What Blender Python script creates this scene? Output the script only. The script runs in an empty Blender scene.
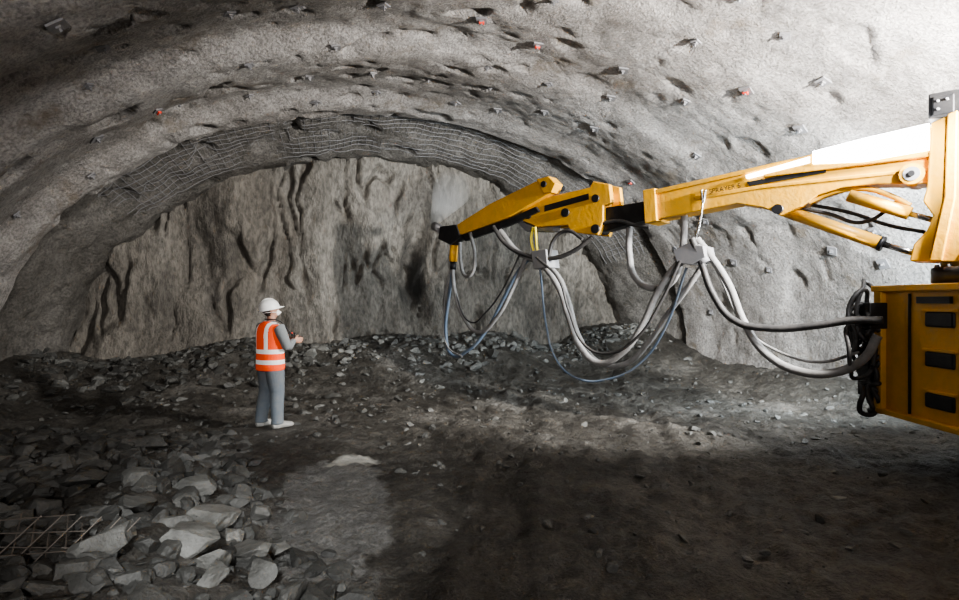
import bpy, bmesh, math, random
from mathutils import Vector, Matrix, noise
random.seed(7)
scene = bpy.context.scene
F = 560.0; CAMH = 1.8

# ------------------------------------------------------------------ helpers
def link(o, parent=None):
    scene.collection.objects.link(o)
    if parent: o.parent = parent
    return o
def empty(name, loc=(0,0,0)):
    e = bpy.data.objects.new(name, None); e.location = loc; e.empty_display_size = .2
    return link(e)
def mesh_obj(name, verts, faces, mat=None, smooth=False, parent=None):
    me = bpy.data.meshes.new(name); me.from_pydata([tuple(v) for v in verts], [], faces); me.update()
    o = bpy.data.objects.new(name, me)
    if mat: me.materials.append(mat)
    if smooth: me.polygons.foreach_set('use_smooth', [True]*len(me.polygons))
    return link(o, parent)
def bm_obj(name, bm, mat=None, smooth=False, parent=None):
    me = bpy.data.meshes.new(name); bm.to_mesh(me); bm.free()
    o = bpy.data.objects.new(name, me)
    if mat: me.materials.append(mat)
    if smooth: me.polygons.foreach_set('use_smooth', [True]*len(me.polygons))
    return link(o, parent)
def bevel(o, w=.01, seg=2):
    m = o.modifiers.new('bev','BEVEL'); m.width=w; m.segments=seg; m.limit_method='ANGLE'; return o

def mat_new(name):
    m = bpy.data.materials.new(name); m.use_nodes = True
    nt = m.node_tree; b = nt.nodes['Principled BSDF']; return m, nt, b
def N(nt, t, **kw):
    n = nt.nodes.new(t)
    for k,v in kw.items():
        if k in n.inputs: n.inputs[k].default_value = v
        else: setattr(n,k,v)
    return n
def ramp(nt, fac, stops):
    r = nt.nodes.new('ShaderNodeValToRGB'); e = r.color_ramp.elements
    while len(e) < len(stops): e.new(.5)
    for i,(p,c) in enumerate(stops):
        e[i].position=p; e[i].color=(c[0],c[1],c[2],1)
    nt.links.new(fac, r.inputs[0]); return r
def coords(nt, scale=(1,1,1), rot=(0,0,0)):
    tc = nt.nodes.new('ShaderNodeTexCoord'); mp = nt.nodes.new('ShaderNodeMapping')
    mp.inputs['Scale'].default_value = scale; mp.inputs['Rotation'].default_value = rot
    nt.links.new(tc.outputs['Object'], mp.inputs[0]); return mp.outputs[0]
def noise_t(nt, vec, scale, detail=6, rough=.6):
    n = N(nt,'ShaderNodeTexNoise'); n.inputs['Scale'].default_value=scale
    n.inputs['Detail'].default_value=detail; n.inputs['Roughness'].default_value=rough
    nt.links.new(vec, n.inputs['Vector']); return n.outputs['Fac']
def bump(nt, b, heights):
    prev=None
    for h,s,d in heights:
        bp = nt.nodes.new('ShaderNodeBump'); bp.inputs['Strength'].default_value=s; bp.inputs['Distance'].default_value=d
        nt.links.new(h, bp.inputs['Height'])
        if prev: nt.links.new(prev, bp.inputs['Normal'])
        prev = bp.outputs[0]
    nt.links.new(prev, b.inputs['Normal'])
def mul(nt, a, c):
    m = nt.nodes.new('ShaderNodeMix'); m.data_type='RGBA'; m.blend_type='MULTIPLY'; m.inputs[0].default_value=1
    nt.links.new(a, m.inputs[6]); nt.links.new(c, m.inputs[7]); return m.outputs[2]
def mixc(nt, f, a, c):
    m = nt.nodes.new('ShaderNodeMix'); m.data_type='RGBA'
    nt.links.new(f, m.inputs[0]); 
    for i,x in ((6,a),(7,c)):
        if isinstance(x, tuple): m.inputs[i].default_value=(*x,1)
        else: nt.links.new(x, m.inputs[i])
    return m.outputs[2]
def patch_mask(nt,v,loc,scl,rotz,edge0,edge1,amp=.9,ns=2.5):
    """soft irregular ellipsoidal patch (dark rock patch / painted path light / pale spot) in object space"""
    tc=nt.nodes.new('ShaderNodeTexCoord'); mp=nt.nodes.new('ShaderNodeMapping'); mp.vector_type='TEXTURE'
    mp.inputs['Location'].default_value=loc; mp.inputs['Rotation'].default_value=(0,0,rotz); mp.inputs['Scale'].default_value=scl
    nt.links.new(tc.outputs['Object'],mp.inputs[0])
    L=nt.nodes.new('ShaderNodeVectorMath'); L.operation='LENGTH'; nt.links.new(mp.outputs[0],L.inputs[0])
    nn=noise_t(nt,v,ns,5,.6); ad=nt.nodes.new('ShaderNodeMath'); ad.operation='MULTIPLY_ADD'; ad.inputs[1].default_value=amp
    nt.links.new(nn,ad.inputs[0]); nt.links.new(L.outputs['Value'],ad.inputs[2])
    return ramp(nt,ad.outputs[0],[(edge0,(1,1,1)),(edge1,(0,0,0))]).outputs[0]

TH = math.radians(20.5); CA, SA = math.cos(TH), math.sin(TH)
def W(u,v,z): return Vector((CA*u - SA*v, SA*u + CA*v, z))
def UV(x,y): return (CA*x + SA*y, -SA*x + CA*y)

def rocky(name, c0, c1, c2, scale, bumps, rough=.85, stretch=(1,1,1), tint=False, rot=(0,0,0), speck=None, stain=None, dark_patches=None):
    m, nt, b = mat_new(name); v = coords(nt, stretch, rot)
    n1 = noise_t(nt, v, scale, 8, .65); n2 = noise_t(nt, v, scale*7, 5, .6)
    r1 = ramp(nt, n1, [(.34,c0),(.5,c1),(.66,c2)])
    r2 = ramp(nt, n2, [(.3,(.70,.70,.70)),(.6,(1,1,1))])
    col = mul(nt, r1.outputs[0], r2.outputs[0])
    if speck:
        r3 = ramp(nt, noise_t(nt, v, speck, 3, .6), [(.36,(.55,.55,.55)),(.60,(1.0,1.0,1.0))])
        col = mul(nt, col, r3.outputs[0])
    if stain:
        r4 = ramp(nt, noise_t(nt, v, .9, 5, .7), [(.58,(0,0,0)),(.68,(1,1,1))])
        col = mixc(nt, r4.outputs[0], col, stain)
    if dark_patches:
        for (loc,scl) in dark_patches:
            pm = patch_mask(nt,v,loc,scl,TH,.75,1.45,.9,1.8)
            col = mixc(nt, pm, col, (.030,.028,.025))
    if tint:
        a = nt.nodes.new('ShaderNodeAttribute'); a.attribute_name='tint'
        cr = ramp(nt, a.outputs['Fac'], [(0,(.25,.25,.25)),(1,(1.0,1.0,1.0))])
        col = mul(nt, col, cr.outputs[0])
    nt.links.new(col, b.inputs['Base Color'])
    b.inputs['Roughness'].default_value = rough
    bump(nt, b, [(noise_t(nt, v, s, 6, .65), st, d) for s,st,d in bumps])
    return m
def plain(name, col, rough=.5, metal=0, dirt=0.0, dirtcol=(.25,.23,.2), bscale=0, emit=0, spec=None):
    m, nt, b = mat_new(name)
    b.inputs['Roughness'].default_value=rough; b.inputs['Metallic'].default_value=metal
    v = coords(nt); n = noise_t(nt, v, 5, 8, .7)
    r = ramp(nt, n, [(.42,(0,0,0)),(.75,(1,1,1))])
    mm = nt.nodes.new('ShaderNodeMath'); mm.operation='MULTIPLY'; mm.inputs[1].default_value=dirt
    nt.links.new(r.outputs[0], mm.inputs[0])
    nt.links.new(mixc(nt, mm.outputs[0], tuple(col), tuple(dirtcol)), b.inputs['Base Color'])
    if bscale: bump(nt,b,[(noise_t(nt,v,bscale,4,.6),.5,.01)])
    if emit:
        b.inputs['Emission Color'].default_value=(*col,1); b.inputs['Emission Strength'].default_value=emit
    return m

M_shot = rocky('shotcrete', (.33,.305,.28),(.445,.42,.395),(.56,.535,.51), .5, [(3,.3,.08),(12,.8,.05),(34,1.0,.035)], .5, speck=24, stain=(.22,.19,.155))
M_shaded = rocky('shaded_shotcrete_over_mesh', (.13,.12,.105),(.19,.178,.16),(.26,.245,.225), .9, [(3,.5,.08),(12,.9,.05),(34,1.0,.03)], .6, speck=22)  # darker shotcrete copy, shadow of the recess ring put into its colour
wl=W(3.50,14.2,2.6)
M_face = rocky('excavated_rock', (.135,.122,.105),(.235,.215,.185),(.32,.298,.262), .6, [(1.6,.5,.15),(7,.8,.07),(28,.9,.03)], .7, stretch=(1,1,.45), speck=14,
   dark_patches=[((wl.x,wl.y,2.5),(.75,1.8,1.9))])  # darker irregular patch over the hollow by the nozzle
M_rub  = rocky('broken_rock', (.105,.103,.095),(.195,.195,.18),(.31,.31,.29), 1.5, [(5,.6,.05),(22,.8,.02)], .55, tint=True)
M_orange = plain('machine_yellow_paint', (.76,.385,.02), .42, 0, .55, (.42,.30,.12), 14)
M_black = plain('black_steel', (.018,.018,.02), .45, .3, .4, (.08,.075,.07))
M_steel = plain('chrome_rod', (.6,.6,.6), .25, 1, .2)
M_rust = plain('rebar_steel', (.16,.14,.12), .6, .5, .5, (.3,.28,.25))
M_plate = plain('plate_steel', (.24,.24,.25), .6, .3, .6, (.35,.33,.31))
M_hose_g = plain('dusty_grey_hose', (.25,.245,.24), .65, 0, .8, (.10,.095,.09), 30)
M_hose_b = plain('blue_grey_hose', (.13,.18,.25), .6, 0, .6, (.22,.22,.22), 30)
M_hose_k = plain('black_rubber_hose', (.035,.034,.034), .55, 0, .4, (.12,.11,.1), 30)
M_yel = plain('yellow_sling', (.75,.6,.05), .8, 0, .3)
M_red = plain('red_marker', (.8,.06,.03), .6)

# ------------------------------------------------------------------ tunnel
UC, AW, HH = 2.9, 7.5, 5.8
LIP = 12.0; FACE = 14.0
def sstep(a,b,x):
    t = max(0,min(1,(x-a)/(b-a))); return t*t*(3-2*t)
def fr(p, oct=4): return noise.fractal(p, 1.0, 2.0, oct)
def prof(t, v):
    amp = .012+.032*sstep(math.radians(115),math.radians(60),t)
    if v <= LIP:
        saw = ((v - LIP) / 2.6) % 1.0
        if v > LIP-.001: saw=.9999
        # each advance round flares out, then steps back in to a thick rim
        s = 1.0 + amp*(sstep(0,.62,saw) if saw<.62 else 1-sstep(.62,.86,saw))
    else:
        s = 1.022 - .100*sstep(0,1,(v-LIP)/(FACE-LIP))
    return s
def lining_pt(t, v, disp=True, inset=0.0):
    ct, st = math.cos(t), math.sin(t)
    vj = v + (.25*noise.noise(Vector((t*2.2,round(v/2.3),3))) if v<LIP-.4 else 0)
    s = prof(t,min(vj,LIP-.001) if v<=LIP else vj)
    R = Vector((-AW*ct, 0, HH*(max(st,0))**.92 if st>0 else HH*st))
    p = W(UC + R.x*s, v, R.z*s)
    n = Vector((CA*ct*HH, SA*ct*HH, -st*AW)).normalized()   # inward
    d = 0
    if disp:
        q = Vector((UC+R.x, v, R.z))
        side = .25+.75*sstep(3.0,-2.5,q.x-UC)
        d += .06*fr(q*.55) + .036*side*fr(q*1.9+Vector((9,3,1)),3) + .012*fr(q*7,3)
        k = noise.noise(Vector((q.x*1.25+4, q.y*1.9, q.z*1.25+11)))
        d -= .15*side*sstep(.38,.52,k)
        k = noise.noise(Vector((q.x*2.6+4, q.y*3.6, q.z*2.6+31)))
        d -= .08*side*sstep(.40,.52,k)
        if v>LIP: d += .07*fr(q*1.4,4)
    return p + n*(d+inset)

def vlist():
    a=[-9+ i*.35 for i in range(35)]
    a=[x for x in a if x<3.0]
    x=3.0
    while x<LIP-.01: a.append(x); x+=.058
    a += [LIP-.0005, LIP+.0005]
    x=LIP+.06
    while x<FACE+1.0: a.append(x); x+=.07
    return a
VL = vlist()
def lining(name, t0, t1, nt_):
    verts=[];faces=[];mi_=[]; m=nt_+1
    for v in VL:
        for i in range(m): verts.append(lining_pt(t0+(t1-t0)*i/nt_, v))
    for j in range(len(VL)-1):
        for i in range(nt_):
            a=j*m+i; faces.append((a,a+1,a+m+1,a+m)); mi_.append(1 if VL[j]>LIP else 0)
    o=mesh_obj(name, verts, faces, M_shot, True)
    o.data.materials.append(M_shaded); o.data.polygons.foreach_set('material_index',mi_)
    return o
T0=-.10; TA=math.radians(38); TB=math.radians(142); T1=math.pi+.10
lining('wall_left', T0, TA, 75)
lining('ceiling', TA, TB, 210)
lining('wall_right', TB, T1, 80)

# rock face
def face_pt(u,z):
    w = .8*noise.noise(Vector((u*.9,z*.7,9)))+.3*noise.noise(Vector((u*3,z*2,9)))
    g = noise.noise(Vector((u*.8, z*.3, 3)))*.34
    # excavator bucket gouges: narrow near-vertical grooves, broken up along their height
    k = abs(noise.noise(Vector((u*2.4+w, z*.40, 8))))
    br = sstep(-.25,.2,noise.noise(Vector((u*1.2,z*.9,20))))
    g += .24*br*sstep(.14,0,k)
    g += .12*fr(Vector((u*1.5,z*.6,5)),5) + .05*fr(Vector((u*4,z*2.0,5)),4)
    v = FACE + .15 + g
    v += .75*math.exp(-((u-3.55-.15*math.sin(z*2))/.28)**2 - ((z-2.6)/1.4)**2)
    v -= .45*sstep(1.6,0,z)
    return W(u, v, z)
NU,NZ=380,180; verts=[];faces=[]
for j in range(NZ+1):
    for i in range(NU+1):
        verts.append(face_pt(-5.3+16.4*i/NU, -.4+6.6*j/NZ))
for j in range(NZ):
    for i in range(NU):
        a=j*(NU+1)+i; faces.append((a,a+1,a+NU+2,a+NU+1))
mesh_obj('wall_back', verts, faces, M_face, True)

# ------------------------------------------------------------------ floor
def berm(x,y):
    ex = -.94 - (y-3.5)*.60
    return sstep(0,1.5,ex-x)*sstep(7.4,5.6,y)*.36
def ground(x,y, fine=True):
    u,v = UV(x,y)
    h = berm(x,y)
    w = noise.noise(Vector((u*.5,1,2)))
    h += (.85+.4*w)*sstep(3.1+.8*w,0,FACE-.3-v)*(.65+.35*sstep(-3,0,u))
    h += .30*sstep(1.4,0,10.3-u)+.3*sstep(1.2,0,u+4.5)
    flat = sstep(.25,.9,math.hypot(x+2.96,y-7.9))
    f = .07*fr(Vector((x*.7,y*.7,0)),3)
    if fine:
        f += .05*fr(Vector((x*2.6,y*2.6,4)),4) + .03*fr(Vector((x*8,y*8,4)),3)
        # wheel ruts left by the machine
        for rx in (.1,1.9):
            f -= .05*sstep(.28,.08,abs(x-rx-(y-4)*.12+.08*math.sin(y*1.3)))
            f += .02*sstep(.42,.30,abs(x-rx-(y-4)*.12+.08*math.sin(y*1.3)))
    return h + f*flat
us=[-6+ i*.048 for i in range(366)]
vs=[-9+i*.4 for i in range(26)]; vs=[v for v in vs if v<1.0]
x=1.0
while x<14.6: vs.append(x); x+=.048
verts=[];faces=[]; m=len(us)
for v in vs:
    for u in us:
        p=W(u,v,0); verts.append((p.x,p.y,ground(p.x,p.y)))
for j in range(len(vs)-1):
    for i in range(m-1):
        a=j*m+i; faces.append((a,a+1,a+m+1,a+m))
mf, nt, b = mat_new('muddy_ground'); v=coords(nt)
n1=noise_t(nt,v,.8,8,.7); n2=noise_t(nt,v,6,6,.7); n3=noise_t(nt,v,30,5,.7)
c=ramp(nt,n1,[(.35,(.055,.049,.041)),(.52,(.125,.115,.098)),(.68,(.27,.255,.23))])
c2=ramp(nt,n2,[(.32,(.42,.42,.42)),(.62,(1,1,1))])
c3=ramp(nt,n3,[(.35,(.5,.5,.5)),(.62,(1,1,1))])
col=mul(nt,mul(nt,c.outputs[0],c2.outputs[0]),c3.outputs[0])
lit_path_col=mul(nt,ramp(nt,n2,[(.3,(.17,.168,.16)),(.65,(.29,.285,.27))]).outputs[0],c3.outputs[0])  # path strip paled, its pool of lamplight put into the ground colour
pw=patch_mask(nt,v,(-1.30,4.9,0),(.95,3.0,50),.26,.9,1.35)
col=mixc(nt,pw,col,lit_path_col)
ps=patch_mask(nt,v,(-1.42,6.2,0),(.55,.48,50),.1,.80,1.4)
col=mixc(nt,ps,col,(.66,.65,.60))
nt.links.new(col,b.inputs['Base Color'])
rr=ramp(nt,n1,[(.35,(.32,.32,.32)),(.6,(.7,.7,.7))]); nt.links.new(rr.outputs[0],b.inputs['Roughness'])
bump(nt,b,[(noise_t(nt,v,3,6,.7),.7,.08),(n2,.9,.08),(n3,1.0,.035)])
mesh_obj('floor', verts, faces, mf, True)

# ------------------------------------------------------------------ rocks
def rock_template(sub, cuts):
    bm=bmesh.new(); bmesh.ops.create_icosphere(bm, subdivisions=sub, radius=1)
    pl=[]
    for _ in range(cuts):
        n=Vector((random.gauss(0,1),random.gauss(0,1),random.gauss(0,1))).normalized(); pl.append((n,random.uniform(.38,.75)))
    o=Vector((random.random()*50,)*3)
    for vt in bm.verts:
        for _ in range(2):
            for n,d in pl:
                k=vt.co.dot(n)
                if k>d: vt.co -= n*(k-d)
        vt.co += vt.co.normalized()*(.05*noise.noise(vt.co*3+o)+.02*noise.noise(vt.co*9+o))
    vs=[vt.co.copy() for vt in bm.verts]; fs=[tuple(q.index for q in f.verts) for f in bm.faces]; bm.free()
    return vs,fs
T_small=[rock_template(2,9) for _ in range(10)]
T_big=[rock_template(4,14) for _ in range(8)]
def rocks(name, places):
    V=[];Fc=[];tint=[]
    for (x,y,s,z,tn) in places:
        vs,fs=random.choice(T_big if s>.12 else T_small)
        R=Matrix.Rotation(random.uniform(0,6.28),3,'Z')@Matrix.Rotation(random.uniform(-.6,.6),3,'X')@Matrix.Diagonal((s*random.uniform(.9,1.5),s*random.uniform(.7,1.1),s*random.uniform(.40,.8)))
        off=len(V); c=Vector((x,y,z))
        V+= [c+R@p for p in vs]; Fc += [tuple(off+i for i in f) for f in fs]; tint += [tn]*len(vs)
    o=mesh_obj(name,V,Fc,M_rub)
    a=o.data.attributes.new('tint','FLOAT','POINT'); a.data.foreach_set('value',tint)
    return o
def inside(x,y):
    u,v=UV(x,y); return -4.4<u<10.2 and v<FACE+.1
pl=[]
random.seed(11)
for _ in range(3400):
    y=2.2+5.6*random.random(); x=-6+6*random.random()
    ex=-.94-(y-3.5)*.60
    if x>ex+.25*random.random()-.05 or not inside(x,y): continue
    s=.022+.15*random.random()**3.2
    pl.append((x,y,s,ground(x,y,False)+s*.12,random.uniform(.0,.30)))
for (x,y,s,tn) in [(-1.95,4.1,.20,.8),(-1.55,3.75,.19,.75),(-2.25,4.5,.17,.5),(-1.35,3.45,.15,.75),(-1.85,3.5,.2,.8),(-2.4,3.9,.17,.3),(-1.75,4.5,.14,.6),(-2.7,4.9,.2,.15),(-3.1,4.4,.22,.15),(-1.4,4.0,.12,.7),(-3.3,5.6,.2,.12),(-2.3,5.2,.15,.25),(-1.08,3.3,.12,.6),(-2.1,3.15,.18,.45),(-1.62,3.42,.13,.8),(-1.75,3.95,.13,.8),(-1.5,3.2,.14,.7),(-2.05,3.75,.14,.7)]:
    pl.append((x,y,s,ground(x,y,False)+s*.35,tn))
for _ in range(2300):
    u=-4.3+14.3*random.random(); d=abs(random.gauss(0,1.0 if u<5 else .75)); v=13.5-d
    if v<9.5: continue
    p=W(u,v,0); s=.022+.16*random.random()**4.0
    pl.append((p.x,p.y,s,ground(p.x,p.y,False)+s*.05,random.uniform(.05,.9) if u>0 else random.uniform(0,.3)))
for _ in range(2400):
    u=-4.3+14.2*random.random(); v=2.5+9.5*random.random()
    p=W(u,v,0)
    if math.hypot(p.x+2.96,p.y-7.9)<.35 or abs(p.x+1.25+(p.y-5)*.25)<.5 and p.y<7: continue
    if p.x>4.2 and p.y<7.2: continue
    s=.010+.06*random.random()**4.5
    if p.x<-1.8 and p.y>7: s*=1.6
    elif p.y>7: s*=1.25
    pl.append((p.x,p.y,s,ground(p.x,p.y,False)+s*.05,random.uniform(.05,.5)))
rocks('rubble_pile', pl)

# ------------------------------------------------------------------ curves
def curve_obj(name, paths, r, mat, parent=None, smooth=True, res=6):
    cu=bpy.data.curves.new(name,'CURVE'); cu.dimensions='3D'; cu.bevel_depth=r; cu.bevel_resolution=2; cu.use_fill_caps=True
    cu.resolution_u=res
    for pts in paths:
        if smooth and len(pts)>2:
            sp=cu.splines.new('BEZIER'); sp.bezier_points.add(len(pts)-1)
            for bp_,p in zip(sp.bezier_points,pts):
                bp_.co=p; bp_.handle_left_type='AUTO'; bp_.handle_right_type='AUTO'
        else:
            sp=cu.splines.new('POLY'); sp.points.add(len(pts)-1)
            for bp_,p in zip(sp.points,pts): bp_.co=(*p,1)
    cu.materials.append(mat)
    return link(bpy.data.objects.new(name,cu),parent)
def mi(t,v): return .008+.030*noise.noise(Vector((t*4,v*1.2,1)))
paths=[]
v=LIP+.06
while v<FACE-.4:
    paths.append([lining_pt(math.radians(38)+math.radians(112)*i/120, v, True, mi(math.radians(38)+math.radians(112)*i/120,v)) for i in range(121)]); v+=.15
for i in range(80):
    t=math.radians(40)+math.radians(108)*i/79
    paths.append([lining_pt(t,LIP+.05+.155*k,True,mi(t,LIP+.05+.155*k)) for k in range(10)])
curve_obj('wire_mesh_reinforcement', paths, .006, M_plate, smooth=False)

# rock bolts with plates
def box_geo(V,Fc,c,ax,ay,az):
    o=len(V)
    for sx in(-1,1):
        for sy in(-1,1):
            for sz in(-1,1): V.append(c+ax*sx+ay*sy+az*sz)
    for f in((0,1,3,2),(4,6,7,5),(0,4,5,1),(2,3,7,6),(0,2,6,4),(1,5,7,3)): Fc.append(tuple(o+i for i in f))
V=[];Fc=[];FM=[]
random.seed(5)
row=0
vv=4.2
while vv<11.8:
    row+=1
    k=0
    while k<17:
        t=math.radians(16+ k*9.2+ (4.6 if row%2 else 0)+random.uniform(-2,2)); k+=1
        if t>math.radians(168) or random.random()<.2: continue
        v1=vv+random.uniform(-.3,.3)
        c=lining_pt(t,v1)
        a=(lining_pt(t+.02,v1,False)-lining_pt(t-.02,v1,False)).normalized()
        bdir=W(0,1,0); n=a.cross(bdir).normalized()
        inn=(W(UC,v1,1.5)-c)
        if n.dot(inn)<0: n=-n
        ang=random.uniform(0,1.5); a2=a*math.cos(ang)+bdir*math.sin(ang); b2=n.cross(a2)
        s=random.uniform(.055,.09)
        box_geo(V,Fc,c+n*.024,a2*s,b2*s,n*.012)
        box_geo(V,Fc,c+n*.042,a2*.027,b2*.027,n*.015)
        box_geo(V,Fc,c+n*.062,a2*.012,b2*.012,n*.03)
        FM+= [0]*18
        if random.random()<.05: box_geo(V,Fc,c+n*.06,a2*.025,b2*.035,n*.015); FM+=[1]*6
    vv+=1.15
ob=mesh_obj('rock_bolt_plates',V,Fc,M_plate); ob.data.materials.append(M_red); ob.data.polygons.foreach_set('material_index',FM)

# loose steel mesh panel bottom-left
paths=[]
o=Vector((-2.68,2.80,.36)); ax=Vector((.60,.12,-.06)); ay=Vector((-.28,.48,.20))
for i in range(8): paths.append([o+ax*(i/7)-ay*.1*(i%2), o+ax*(i/7)+ay*(1.0-.14*(i%3))+Vector((-.05*i/8,0,0))])
for i in range(6): paths.append([o+ay*(i/6), o+ay*(i/6)+ax*(1.0-.12*(i%2))+Vector((0,0,.03*(i%3)))])
o2=o+Vector((.05,.12,.0))
for i in range(6): paths.append([o2+ax*(i/6), o2+ax*(i/6)+Vector((.15,.25,.22))])
curve_obj('steel_mesh_panel', paths, .004, M_rust, smooth=False)

# ------------------------------------------------------------------ shotcrete machine
mach=empty('shotcrete_spraying_machine',(0,0,0))
# the boom swings in one vertical plane  X = 11.04 - 1.04 Y
BN=Vector((-.693,-.721,0)).normalized()
def bp(px,py,off=0.0):
    k=(px-480)/F; Y=11.04/(k+1.04); P=Vector((k*Y,Y,CAMH-(py-300)/F*Y))
    return P + BN*off
def girder(name, poly, w, mat, off=0, bev=.012):
    bm=bmesh.new(); a=[bm.verts.new(bp(*p,off+w/2)) for p in poly]; c=[bm.verts.new(bp(*p,off-w/2)) for p in poly]
    n=len(poly); bm.faces.new(a); bm.faces.new(c[::-1])
    for i in range(n): bm.faces.new((a[i],c[i],c[(i+1)%n],a[(i+1)%n]))
    bmesh.ops.recalc_face_normals(bm,faces=bm.faces)
    o=bm_obj(name,bm,mat,False,mach)
    if bev: bevel(o,bev,2)
    return o
def rod(name,p,q,r,mat,parent=mach,seg=24):
    d=q-p; bm=bmesh.new(); bmesh.ops.create_cone(bm,cap_ends=True,segments=seg,radius1=r,radius2=r,depth=d.length)
    bmesh.ops.transform(bm,matrix=Matrix.Translation((p+q)/2)@d.to_track_quat('Z','Y').to_matrix().to_4x4(),verts=bm.verts)
    o=bm_obj(name,bm,mat,False,parent)
    for f in o.data.polygons: f.use_smooth = len(f.vertices)==4
    return o
def box(name,c,s,mat,parent=mach,rotz=0,bev=.01):
    bm=bmesh.new(); bmesh.ops.create_cube(bm,size=1)
    bmesh.ops.transform(bm,matrix=Matrix.Translation(c)@Matrix.Rotation(rotz,4,'Z')@Matrix.Diagonal((*s,1)),verts=bm.verts)
    o=bm_obj(name,bm,mat,False,parent)
    if bev: bevel(o,bev,2)
    return o
girder('boom_main_section',[(653,194),(720,182),(757,172),(800,162),(870,146),(938,130),(938,186),(880,186),(845,190),(822,197),(805,208),(785,217),(768,209),(742,205),(700,213),(655,222)],.34,M_orange)
girder('boom_side_rib_upper',[(655,193),(800,161),(936,129),(936,133),(800,165.5),(655,197.5)],.40,M_orange)
girder('boom_collar',[(650,192),(662,190),(664,222),(652,225)],.42,M_orange)
girder('boom_side_stiffener',[(700,198),(765,187),(930,170),(930,174),(765,191),(700,202)],.365,M_orange)
girder('boom_dark_groove',[(752,184),(830,171),(830,175),(755,188)],.372,M_black,bev=0)
# LED light bar bolted on the boom flank
M_led=plain('led_lens',(.95,.97,1.0),.3,emit=40)
girder('led_bar_housing',[(768,176),(815,160),(934,131),(934,160),(868,168),(770,180)],.42,M_orange)
girder('led_bar_lens',[(818,155),(870,142),(932,128),(932,154),(868,165),(818,167)],.45,M_led,bev=.004)
girder('led_bar_lens_narrow',[(752,178),(815,160),(815,166),(753,181)],.44,plain('led_lens_dim',(.95,.97,1.0),.3,emit=12),bev=0)
girder('boom_telescopic_black_section',[(606,209),(656,201),(656,219),(608,232)],.22,M_black)
HP=[(527,207),(548,200),(597,189),(600,183),(616,186),(618,204),(610,207),(610,222),(605,236),(578,233),(575,226),(545,228),(530,222)]
girder('boom_head_frame_plate',HP,.10,M_orange,.14)
girder('boom_head_frame_rear_plate',HP,.08,M_orange,-.16)
girder('boom_head_core',[(540,206),(610,192),(606,228),(545,224)],.26,M_orange)
girder('boom_head_slot',[(552,207),(596,195),(596,201),(552,213)],.392,M_black,bev=0)
girder('lance_arm',[(463,229),(500,206),(548,183),(560,180),(566,186),(563,194),(520,218),(470,236)],.16,M_orange,.2)
girder('lance_arm_cap',[(548,182),(560,179),(567,186),(563,195),(555,196)],.22,M_orange,.2)
girder('lance_rail',[(470,236),(520,219),(545,208),(548,213),(520,226),(474,242)],.08,M_black,.2)
girder('head_bracket_lower',[(520,222),(560,222),(556,232),(530,232)],.2,M_plate)
for i,(x,y,r) in enumerate([(573,214,.07),(603,230,.07),(603,200,.06),(536,216,.07),(556,187,.05)]):
    c=bp(x,y); rod('pivot_pin_%d'%i,c-BN*.2,c+BN*(.22 if i<4 else .34),r,M_black)
girder('nozzle_head_block',[(452,228),(468,226),(472,238),(462,246),(450,240)],.22,M_black,.2)
rod('nozzle_barrel',bp(464,236,.2),bp(447,230,.2),.055,M_black)
rod('nozzle_tip',bp(450,231,.2),bp(442,227,.2),.085,M_plate)
rod('nozzle_motor',bp(462,246,.2),bp(461,262,.2),.08,M_orange)
rod('nozzle_motor_cap',bp(461,262,.2),bp(461,270,.2),.06,M_black)
p0=bp(783,210,.0);p1=bp(880,243,.0);p2=bp(928,257,.0)
rod('lift_cylinder_barrel',p0,p1,.075,M_orange); rod('lift_cylinder_gland',p1,bp(884,244.3),.085,M_black); rod('lift_cylinder_rod',p1,p2,.035,M_steel)
p0=bp(852,197,.12);p1=bp(912,215,.12);p2=bp(945,224,.12)
rod('tilt_cylinder_barrel',p0,p1,.07,M_orange); rod('tilt_cylinder_rod',p1,p2,.03,M_steel)
rod('cylinder_clevis_pin',bp(783,211,-.22),bp(783,211,.22),.06,M_black)
curve_obj('boom_hose_guard',[[bp(812,203,.1),bp(838,193,.1),bp(866,190,.1),bp(890,196,.1),bp(912,207,.1)]],.03,M_orange,mach)
curve_obj('boom_inner_hoses',[[bp(800,208,.02),bp(830,214,.0),(bp(862,222,-.05)),bp(900,200,0)],[bp(805,203,-.1),bp(850,212,-.1),bp(890,225,-.1),bp(925,232,0)]],.022,M_hose_k,mach)
girder('mast_column',[(934,128),(958,117),(1010,112),(1010,264),(913,262),(917,246),(930,232),(936,218),(926,204),(930,190)],.46,M_orange)
girder('mast_front_rib',[(950,120),(960,116),(958,200),(945,262),(932,262),(947,200)],.52,M_orange)
c=bp(915,177); rod('boom_pivot_disc',c-BN*.22,c+BN*.23,.11,M_orange); rod('boom_pivot_ring',c+BN*.2,c+BN*.24,.075,M_plate); rod('boom_pivot_bolt',c+BN*.2,c+BN*.26,.03,M_black)
girder('lamp_box_housing',[(930,97),(958,92),(975,92),(975,120),(958,118),(930,122)],.24,M_black)  # black lamp box on the mast top, left unlit
girder('lamp_box_cover',[(934,100),(956,96),(956,115),(934,119)],.26,M_black)
for i,(x,y) in enumerate([(940,104),(949,102),(940,112)]):
    c=bp(x,y); rod('lamp_box_lens_%d'%i,c,c+BN*.15,.012,M_plate)
ring_c=Vector((5.30,5.72,2.10))
rod('slewing_ring_upper',ring_c+Vector((0,0,.03)),ring_c+Vector((0,0,.20)),.46,M_orange,seg=48)
rod('slewing_ring_gear',ring_c+Vector((0,0,-.12)),ring_c+Vector((0,0,.04)),.54,M_black,seg=48)
for i in range(14):
    a=2*math.pi*i/14; c=ring_c+Vector((.50*math.cos(a),.50*math.sin(a),.0)); rod('ring_bolt_%d'%i,c,c+Vector((0,0,.07)),.022,M_plate,seg=8)
X0=4.66
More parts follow.
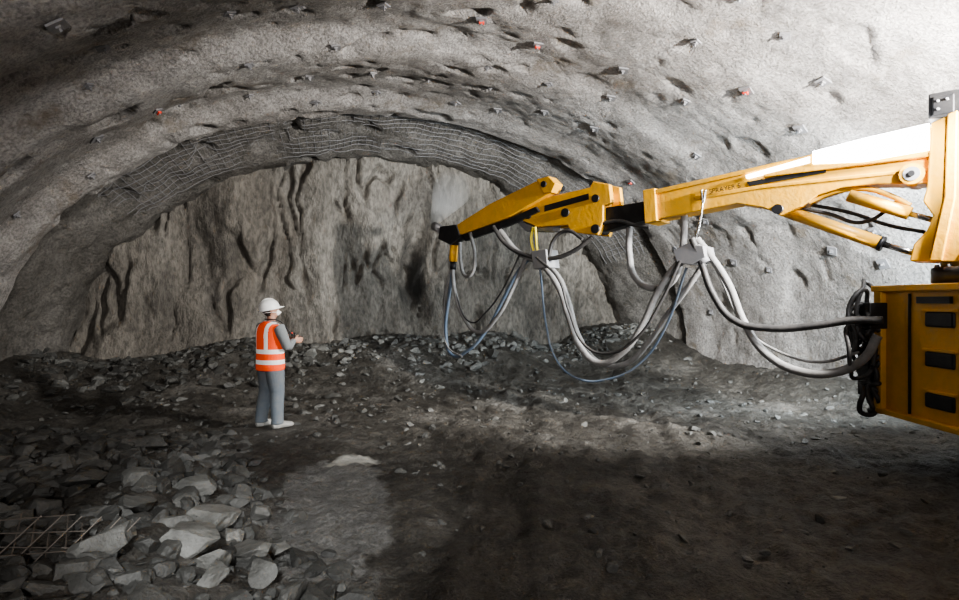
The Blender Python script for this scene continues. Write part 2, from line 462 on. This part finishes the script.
body=box('machine_body',Vector((5.86,4.1,1.22)),(2.4,4.9,1.42),M_orange,bev=.03)
for j,yc in enumerate([5.66,4.95,4.2,3.4]):
    for k,zc in enumerate([1.60,1.19,.765]):
        box('body_slot_%d_%d'%(j,k),Vector((X0+.0,yc,zc)),(.05,.36,.155),M_black,bev=.02)
        box('body_slot_frame_%d_%d'%(j,k),Vector((X0-.005,yc,zc+.095)),(.05,.40,.03),M_orange,bev=.005)
box('body_corner_post',Vector((X0-.01,6.48,1.22)),(.10,.12,1.46),M_orange)
box('body_top_rail',Vector((X0-.01,4.1,1.93)),(.12,4.95,.07),M_orange)
box('body_bottom_rail',Vector((X0-.01,4.1,.53)),(.12,4.95,.06),M_orange)
box('body_label',Vector((X0-.012,5.72,1.80)),(.05,.42,.07),M_black,bev=0)
box('body_panel_seam',Vector((X0-.002,6.05,1.22)),(.05,.012,1.3),M_black,bev=0)
box('chassis_frame',Vector((5.86,3.2,.55)),(1.3,6.2,.35),M_black)
for i,(wx,wy) in enumerate([(5.15,3.6),(6.75,3.6),(5.15,.9),(6.75,.9)]):
    rod('wheel_tyre_%d'%i,Vector((wx-.2,wy,.5)),Vector((wx+.2,wy,.5)),.52,M_hose_k,seg=48)
    rod('wheel_hub_%d'%i,Vector((wx-.22,wy,.5)),Vector((wx+.22,wy,.5)),.24,M_orange,seg=32)
def bundle(cx,cy,cz,n,r0,seed):
    random.seed(seed); ps=[]
    for i in range(n):
        rx=r0*random.uniform(.5,1.1); rz=r0*random.uniform(.8,1.7); dx=random.uniform(-.12,.12); dz=random.uniform(-.25,.25); dy=random.uniform(-.15,.15)
        ps.append([Vector((cx+dx+rx*math.cos(a)*.8,cy+dy+.06*math.sin(3*a+i)+rx*math.cos(a)*.3,cz+dz+rz*math.sin(a))) for a in [k*math.pi/4+i for k in range(9)]])
    return ps
curve_obj('hose_coil_bundle',bundle(4.48,6.55,1.42,11,.22,3),.024,M_hose_k,mach)
curve_obj('hose_coil_bundle_lower',bundle(4.6,6.62,.85,7,.18,4),.028,M_hose_k,mach)
box('valve_block',Vector((4.58,6.5,1.62)),(.24,.2,.3),M_black)
box('valve_block_lower',Vector((4.62,6.6,.95)),(.2,.2,.55),M_black)
def H(name,pts,r,mat,off0=0,off1=0):
    n=len(pts); curve_obj(name,[[bp(x,y,off0+(off1-off0)*i/(n-1)) for i,(x,y) in enumerate(pts)]],r,mat,mach,res=10)
H('hose_black_feed',[(700,240),(708,262),(720,295),(740,320),(775,328),(820,325),(855,320),(885,320)],.045,M_hose_k,.25,.1)
H('hose_concrete_feed',[(702,240),(716,258),(733,285),(748,322),(772,355),(805,371),(840,371),(866,358),(880,335)],.05,M_hose_g,.15,.1)
H('hose_air_feed',[(706,246),(722,280),(748,330),(780,352),(820,362),(860,352)],.018,M_hose_g,.0,.0)
H('hose_concrete_loop',[(700,250),(680,268),(662,295),(648,325),(628,352),(606,362),(588,348),(576,318),(566,288),(550,266),(525,252),(508,232)],.052,M_hose_g,.15,.2)
H('hose_concrete_loop_second',[(708,258),(690,285),(668,315),(650,342),(626,364),(600,362),(580,335),(570,300),(560,276),(540,258)],.042,M_hose_g,.0,.05)
H('hose_grey_thin_loop',[(690,262),(672,300),(648,336),(620,352),(597,345),(580,310),(570,280),(548,258)],.022,M_hose_k,.3,.3)
H('hose_under_boom',[(630,226),(630,255),(636,278),(652,288),(670,284),(681,262),(684,240),(685,214)],.05,M_hose_g,.0,.0)
H('hose_blue_long',[(546,252),(549,285),(553,325),(562,358),(582,377),(615,378),(645,362),(668,330),(690,268)],.018,M_hose_b,.2,.1)
H('hose_front_loop',[(538,254),(524,270),(508,300),(492,330),(474,350),(458,354),(453,335),(456,300),(461,268)],.032,M_hose_b,.1,.2)
H('hose_front_loop_second',[(534,258),(520,290),(504,318),(487,332),(472,318),(463,292),(460,262)],.036,M_hose_g,.2,.2)
H('hose_front_thin',[(530,254),(512,290),(495,312),(480,322),(466,300),(459,258)],.016,M_hose_k,.25,.2)
H('hose_nozzle_loop',[(480,234),(484,255),(481,274),(474,276),(469,262),(468,243)],.033,M_hose_g,.25,.2)
H('hose_head_black',[(505,228),(515,244),(535,256),(560,259),(580,252),(598,238)],.038,M_hose_k,.3,.15)
H('hose_head_black_second',[(556,262),(562,240),(575,232),(590,240)],.03,M_hose_k,.2,.2)
H('hose_side_pipe',[(608,224),(625,222),(640,226),(655,228)],.03,M_hose_k,.15,.15)
H('hose_left_drop',[(461,262),(456,280),(452,310),(455,345),(470,356)],.018,M_hose_g,.2,.2)
girder('hose_clamp',[(682,252),(695,245),(712,247),(714,258),(700,266),(686,264)],.36,M_plate,.1)
rod('hose_clamp_sleeve',bp(684,262,.2),bp(694,250,.2),.075,M_plate)
rod('hose_clamp_sleeve_second',bp(702,248,.2),bp(712,264,.2),.07,M_plate)
girder('hose_clamp_front',[(541,252),(556,250),(558,268),(544,270)],.34,M_plate,.1)
curve_obj('hanging_chain',[[bp(708,192,.2),bp(709,205,.2),bp(706,225,.2),bp(700,246,.2)],[bp(712,192,.2),bp(710,205,.2)]],.016,M_steel,mach)
curve_obj('lifting_sling',[[bp(541,228,.2),bp(539,240,.2),bp(542,254,.2)],[bp(543,228,.2),bp(545,254,.2)]],.022,M_yel,mach)
tx=bpy.data.curves.new('boom_lettering','FONT'); tx.body='SPRAYER 5'; tx.size=.085; tx.extrude=.003; tx.materials.append(M_black)
to=bpy.data.objects.new('boom_lettering',tx); link(to,mach)
xa=(bp(757,184)-bp(727,190)).normalized(); za=BN; ya=za.cross(xa).normalized()
to.matrix_world=Matrix.Translation(bp(716,196,.215))@Matrix((xa,ya,za)).transposed().to_4x4()

# ------------------------------------------------------------------ worker
wk=empty('tunnel_worker',(-2.95,7.9,ground(-2.96,7.9))); wk.rotation_euler=(0,0,math.radians(52)); wk.scale=(1.03,1.03,1.02)
def tube_geo(V,Fc,pts,rad,seg=20,cap=True):
    o=len(V); n=len(pts)
    for i,p in enumerate(pts):
        d=(pts[min(i+1,n-1)]-pts[max(i-1,0)]).normalized()
        y=Vector((0,1,0)); 
        if abs(d.dot(y))>.9: y=Vector((0,0,1))
        xx=y.cross(d).normalized(); yy=d.cross(xx)
        a,b=rad[i] if isinstance(rad[i],tuple) else (rad[i],rad[i])
        for k in range(seg):
            t=2*math.pi*k/seg; V.append(p+yy*a*math.cos(t)+xx*b*math.sin(t))
    for i in range(n-1):
        for k in range(seg):
            A=o+i*seg+k; B=o+i*seg+(k+1)%seg; Fc.append((A,B,B+seg,A+seg))
    Fc.append(tuple(o+k for k in range(seg))[::-1]); Fc.append(tuple(o+(n-1)*seg+k for k in range(seg)))
def vx(*a): return Vector(a)
def ell_geo(V,Fc,c,r,seg=20,rings=12):
    pts=[c+vx(0,0,-r[2]*math.cos(math.pi*i/rings)) for i in range(rings+1)]
    rad=[(max(.001,r[1]*math.sin(math.pi*i/rings)),max(.001,r[0]*math.sin(math.pi*i/rings))) for i in range(rings+1)]
    tube_geo(V,Fc,pts,rad,seg)
def fused(name,V,Fc,mats,chooser,voxel=.01,smooth=3):
    me=bpy.data.meshes.new(name+'_src'); me.from_pydata([tuple(p) for p in V],[],Fc); me.update()
    bm=bmesh.new(); bm.from_mesh(me); bmesh.ops.recalc_face_normals(bm,faces=bm.faces); bm.to_mesh(me); bm.free()
    tmp=bpy.data.objects.new(name+'_src',me); scene.collection.objects.link(tmp)
    r=tmp.modifiers.new('r','REMESH'); r.mode='VOXEL'; r.voxel_size=voxel
    s=tmp.modifiers.new('s','SMOOTH'); s.iterations=smooth; s.factor=.5
    dg=bpy.context.evaluated_depsgraph_get(); me2=bpy.data.meshes.new_from_object(tmp.evaluated_get(dg)); me2.name=name
    bpy.data.objects.remove(tmp)
    me2.materials.clear()
    for m_ in mats: me2.materials.append(m_)
    for p in me2.polygons:
        p.use_smooth=True; p.material_index=chooser(p.center)
    o=bpy.data.objects.new(name,me2); link(o,wk); return o
M_trou=plain('grey_work_trousers',(.13,.155,.18),.9,0,.6,(.24,.23,.21),40)
M_slv=plain('grey_jacket',(.22,.24,.25),.9,0,.4,(.2,.19,.18),40)
M_skin=plain('skin',(.42,.24,.17),.55)
M_hair=plain('dark_hair',(.03,.022,.018),.8)
M_vest=plain('hi_vis_orange',(.95,.10,.02),.75,0,.15,(.6,.08,.03),30); 
M_refl=plain('reflective_tape',(.78,.80,.78),.4)
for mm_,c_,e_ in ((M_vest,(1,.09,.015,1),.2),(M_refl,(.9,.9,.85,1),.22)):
    bs=mm_.node_tree.nodes['Principled BSDF']; bs.inputs['Emission Color'].default_value=c_; bs.inputs['Emission Strength'].default_value=e_  # vest and tape get a faint glow, brightness added in the material
M_helm=plain('white_helmet',(.85,.85,.83),.3,0,.15)
M_boot=plain('grey_rubber_boot',(.34,.34,.32),.6,0,.6,(.2,.19,.17))
M_ctrl=plain('controller_plastic',(.10,.08,.06),.5,0,.3)
V=[];Fc=[]
for s in(-1,1):
    fx=.03 if s<0 else -.04
    tube_geo(V,Fc,[vx(-.0,s*.095,.93),vx(0,s*.10,.84),vx(.015,s*.11,.66),vx(.02+fx*.3,s*.12,.50),vx(.0+fx*.6,s*.13,.32),vx(-.01+fx,s*.14,.14),vx(-.01+fx,s*.14,.07)],[(.10,.13),(.115,.135),(.105,.118),(.09,.098),(.085,.092),(.074,.082),(.078,.088)])
tube_geo(V,Fc,[vx(0,0,.84),vx(0,0,.90),vx(0,0,1.0),vx(0,0,1.12),vx(.0,0,1.25),vx(-.005,0,1.36),vx(-.005,0,1.42),vx(0,0,1.46)],[(.17,.12),(.195,.145),(.185,.14),(.18,.135),(.20,.14),(.21,.13),(.175,.10),(.08,.065)],28)
tube_geo(V,Fc,[vx(0,0,1.42),vx(.01,0,1.48),vx(.02,0,1.56)],[.062,.056,.055])
for s in(-1,1):
    tube_geo(V,Fc,[vx(-.005,s*.15,1.40),vx(0,s*.215,1.385),vx(.01,s*.25,1.31),vx(.04,s*.28,1.21),vx(.07,s*.285,1.13),vx(.12,s*.26,1.13),vx(.19,s*.20,1.165),vx(.26,s*.158,1.195)],[.065,.08,.076,.068,.064,.06,.052,.038])
def ch(c):
    if c.z>1.475 : return 2
    if c.z<.92 and abs(c.y)<.27 : return 0
    return 1
# head (own local frame, pitched back and turned right to watch the nozzle)
HM=Matrix.Translation(vx(.01,0,1.52))@Matrix.Rotation(math.radians(-14),4,'Z')@Matrix.Rotation(math.radians(-12),4,'Y')@Matrix.Translation(vx(-.01,0,-1.52))
i0=len(V)
ell_geo(V,Fc,vx(.02,0,1.635),(.10,.078,.105)); ell_geo(V,Fc,vx(.05,0,1.575),(.062,.058,.075))
ell_geo(V,Fc,vx(.125,0,1.60),(.022,.014,.026)); ell_geo(V,Fc,vx(.10,0,1.545),(.02,.03,.018))
for s in(-1,1): ell_geo(V,Fc,vx(.01,s*.08,1.615),(.02,.012,.033))
for i in range(i0,len(V)): V[i]=HM@V[i]
HMi=HM.inverted()
def ch2(c):
    l=HMi@c
    if l.z>1.55 and l.x<-.005 and abs(l.y)<.079: return 3
    return ch(c)
fused('body',V,Fc,[M_trou,M_slv,M_skin,M_hair],ch2,.0085,4)
V=[];Fc=[]
tube_geo(V,Fc,[vx(0,0,.80),vx(0,0,.84),vx(0,0,.93),vx(0,0,1.05),vx(0,0,1.18),vx(-.002,0,1.30),vx(-.005,0,1.38),vx(-.005,0,1.425),vx(0,0,1.462)],[(.218,.17),(.224,.175),(.22,.172),(.215,.168),(.22,.168),(.232,.165),(.232,.148),(.18,.122),(.09,.08)],32)
def chv(c):
    if .89<c.z<.95 or 1.03<c.z<1.09: return 1
    if c.z>1.085 and .09<abs(c.y)<.145: return 1
    return 0
fused('hi_vis_vest',V,Fc,[M_vest,M_refl],chv,.0085,2)
def hobj(name,V,Fc,mat):
    return mesh_obj(name,[HM@p for p in V],Fc,mat,True,wk)
for s in(-1,1):
    V=[];Fc=[]; ell_geo(V,Fc,vx(.107,s*.032,1.628),(.012,.013,.009)); hobj('eye_%s'%('l' if s>0 else 'r'),V,Fc,M_black)
V=[];Fc=[]; ell_geo(V,Fc,vx(.095,0,1.572),(.052,.05,.045)); ell_geo(V,Fc,vx(.14,.0,1.565),(.02,.02,.02)); hobj('dust_mask',V,Fc,M_helm)
curve_obj('dust_mask_strap',[[HM@p for p in (vx(.09,-.055,1.58),vx(0,-.083,1.60),vx(-.085,0,1.605),vx(0,.083,1.60),vx(.09,.055,1.58))]],.004,M_helm,wk)
V=[];Fc=[]; sg=36
hc=vx(.012,0,1.655)
for i in range(13):
    a=math.pi/2*i/12
    for k in range(sg):
        t=2*math.pi*k/sg; ridge=1+.03*(abs(math.sin(t))<.2)
        V.append(hc+vx(.142*math.cos(a)*math.cos(t),.122*math.cos(a)*math.sin(t),.13*math.sin(a)*ridge))
for i in range(12):
    for k in range(sg): A=i*sg+k;B=i*sg+(k+1)%sg; Fc.append((A,B,B+sg,A+sg))
o_=len(V)
for k in range(sg):
    t=2*math.pi*k/sg; e=.018+.045*max(0,math.cos(t))**2
    V.append(hc+vx((.142+e)*math.cos(t),(.122+.018)*math.sin(t),-.018))
for k in range(sg): Fc.append((k,o_+k,o_+(k+1)%sg,(k+1)%sg))
h=hobj('safety_helmet',V,Fc,M_helm); sm=h.modifiers.new('s','SOLIDIFY'); sm.thickness=.006
curve_obj('helmet_ridge',[[HM@p for p in (hc+vx(.11,0,.075),hc+vx(.05,0,.12),hc+vx(-.05,0,.12),hc+vx(-.11,0,.075))]],.010,M_helm,wk)
for s in(-1,1):
    fx=.03 if s<0 else -.04
    V=[];Fc=[]
    tube_geo(V,Fc,[vx(-.015+fx,s*.14,.20),vx(-.012+fx,s*.14,.12),vx(-.005+fx,s*.142,.06),vx(-.0+fx,s*.142,.015)],[.06,.058,.056,.052])
    tube_geo(V,Fc,[vx(-.085+fx,s*.142,.04),vx(-.03+fx,s*.142,.052),vx(.05+fx,s*.15,.055),vx(.12+fx,s*.157,.046),vx(.19+fx,s*.163,.038),vx(.225+fx,s*.166,.032)],[(.03,.03),(.05,.052),(.055,.052),(.058,.044),(.05,.036),(.015,.012)])
    fused('boot_%s'%('l' if s>0 else 'r'),V,Fc,[M_boot],lambda c:0,.007,2)
for s in(-1,1):
    V=[];Fc=[]
    tube_geo(V,Fc,[vx(.245,s*.165,1.19),vx(.275,s*.158,1.198),vx(.31,s*.158,1.20),vx(.345,s*.157,1.20),vx(.36,s*.156,1.20)],[(.018,.027),(.016,.030),(.016,.040),(.015,.042),(.012,.038)],16)
    for j,(dz,L) in enumerate([(.031,.95),(.011,1.08),(-.010,1.0),(-.031,.8)]):
        z=1.20+dz
        tube_geo(V,Fc,[vx(.345,s*.158,z),vx(.345+.042*L,s*.157,z),vx(.345+.066*L,s*.140,z-.002),vx(.345+.068*L,s*(.140-.028*L),z-.003)],[.0095,.009,.0085,.007],10)
    tube_geo(V,Fc,[vx(.285,s*.156,1.225),vx(.315,s*.148,1.255),vx(.340,s*.128,1.263),vx(.362,s*.112,1.262)],[.013,.011,.010,.008],10)
    fused('hand_%s'%('l' if s>0 else 'r'),V,Fc,[M_skin],lambda c:0,.0042,1)
box('remote_controller',Vector((.335,0,1.195)),(.13,.275,.10),M_ctrl,wk,0,.012)
for i,y in enumerate((-.07,0,.07)):
    rod('joystick_%d'%i,vx(.335,y,1.24),vx(.335,y,1.285),.008,M_black,wk,10)
    V=[];Fc=[]; ell_geo(V,Fc,vx(.335,y,1.29),(.014,.014,.014),10,8); mesh_obj('joystick_knob_%d'%i,V,Fc,M_red if i==1 else M_black,True,wk)
curve_obj('controller_strap',[[vx(.33,-.135,1.21),vx(.2,-.15,1.32),vx(.05,-.12,1.48),vx(-.07,0,1.50),vx(.05,.12,1.48),vx(.2,.15,1.32),vx(.33,.135,1.21)]],.008,M_black,wk)

# ------------------------------------------------------------------ spray mist from the nozzle (thin, real volume)
bm=bmesh.new()
pA=bp(441,226.5,.2); pB=W(4.3,13.4,4.6); d=pB-pA
bmesh.ops.create_cone(bm,cap_ends=True,segments=32,radius1=.06,radius2=.50,depth=d.length)
bmesh.ops.transform(bm,matrix=Matrix.Translation((pA+pB)/2+BN*.02)@d.to_track_quat('Z','Y').to_matrix().to_4x4(),verts=bm.verts)
bmesh.ops.recalc_face_normals(bm,faces=bm.faces)
mv=bpy.data.materials.new('spray_mist'); mv.use_nodes=True; nt=mv.node_tree
for n_ in list(nt.nodes):
    if n_.type!='OUTPUT_MATERIAL': nt.nodes.remove(n_)
out=[n_ for n_ in nt.nodes if n_.type=='OUTPUT_MATERIAL'][0]
vs_=nt.nodes.new('ShaderNodeVolumeScatter'); vs_.inputs['Color'].default_value=(.99,.96,.90,1); vs_.inputs['Density'].default_value=.45; vs_.inputs['Anisotropy'].default_value=.0
nt.links.new(vs_.outputs[0],out.inputs['Volume'])
bm_obj('spray_mist',bm,mv,False,mach)

# ------------------------------------------------------------------ lights
def spot(name,loc,aim,power,ang,col=(1,1,1),rad=.12,blend=.5):
    l=bpy.data.lights.new(name,'SPOT'); l.energy=power; l.spot_size=math.radians(ang); l.spot_blend=blend; l.color=col; l.shadow_soft_size=rad
    o=bpy.data.objects.new(name,l); o.location=loc; o.rotation_euler=(Vector(aim)-Vector(loc)).to_track_quat('-Z','Y').to_euler(); return link(o)
spot('work_light_face',(5.6,4.5,3.9),(.4,14,3.0),6300,104,(1,.975,.94),.12,.6)
spot('work_light_wall',(6.6,6.4,2.6),(4.6,14,1.7),2600,110,(.80,.92,1),.12,.5)
spot('added_floor_fill',(5.78,6.75,2.3),(1.8,10.0,.3),750,95,(.92,.97,1),.10,.7)  # added fill spot, hidden behind the mast to brighten the floor
spot('work_light_boom',(4.65,4.75,3.75),(4.1,6.6,2.9),650,62,(.95,.97,1),.08,.6)
spot('work_light_rear',(1.5,-4.5,3.2),(-2.2,9,6.2),2300,90,(1,.955,.94),.25,.8)
spot('work_light_path',(-.3,-1.5,3.8),(-1.6,5.2,0),1700,25,(.95,.98,1),.1,.5)
w=bpy.data.worlds.new('tunnel_world'); scene.world=w; w.use_nodes=True
w.node_tree.nodes['Background'].inputs[0].default_value=(.5,.55,.6,1); w.node_tree.nodes['Background'].inputs[1].default_value=.08

cam=bpy.data.cameras.new('camera'); cam.sensor_width=36; cam.lens=36*F/959; cam.clip_start=.05
co=bpy.data.objects.new('camera',cam); co.location=(0,0,CAMH); co.rotation_euler=(math.pi/2,0,0); link(co); scene.camera=co
try: scene.view_settings.look='AgX - Medium High Contrast'
except Exception: pass
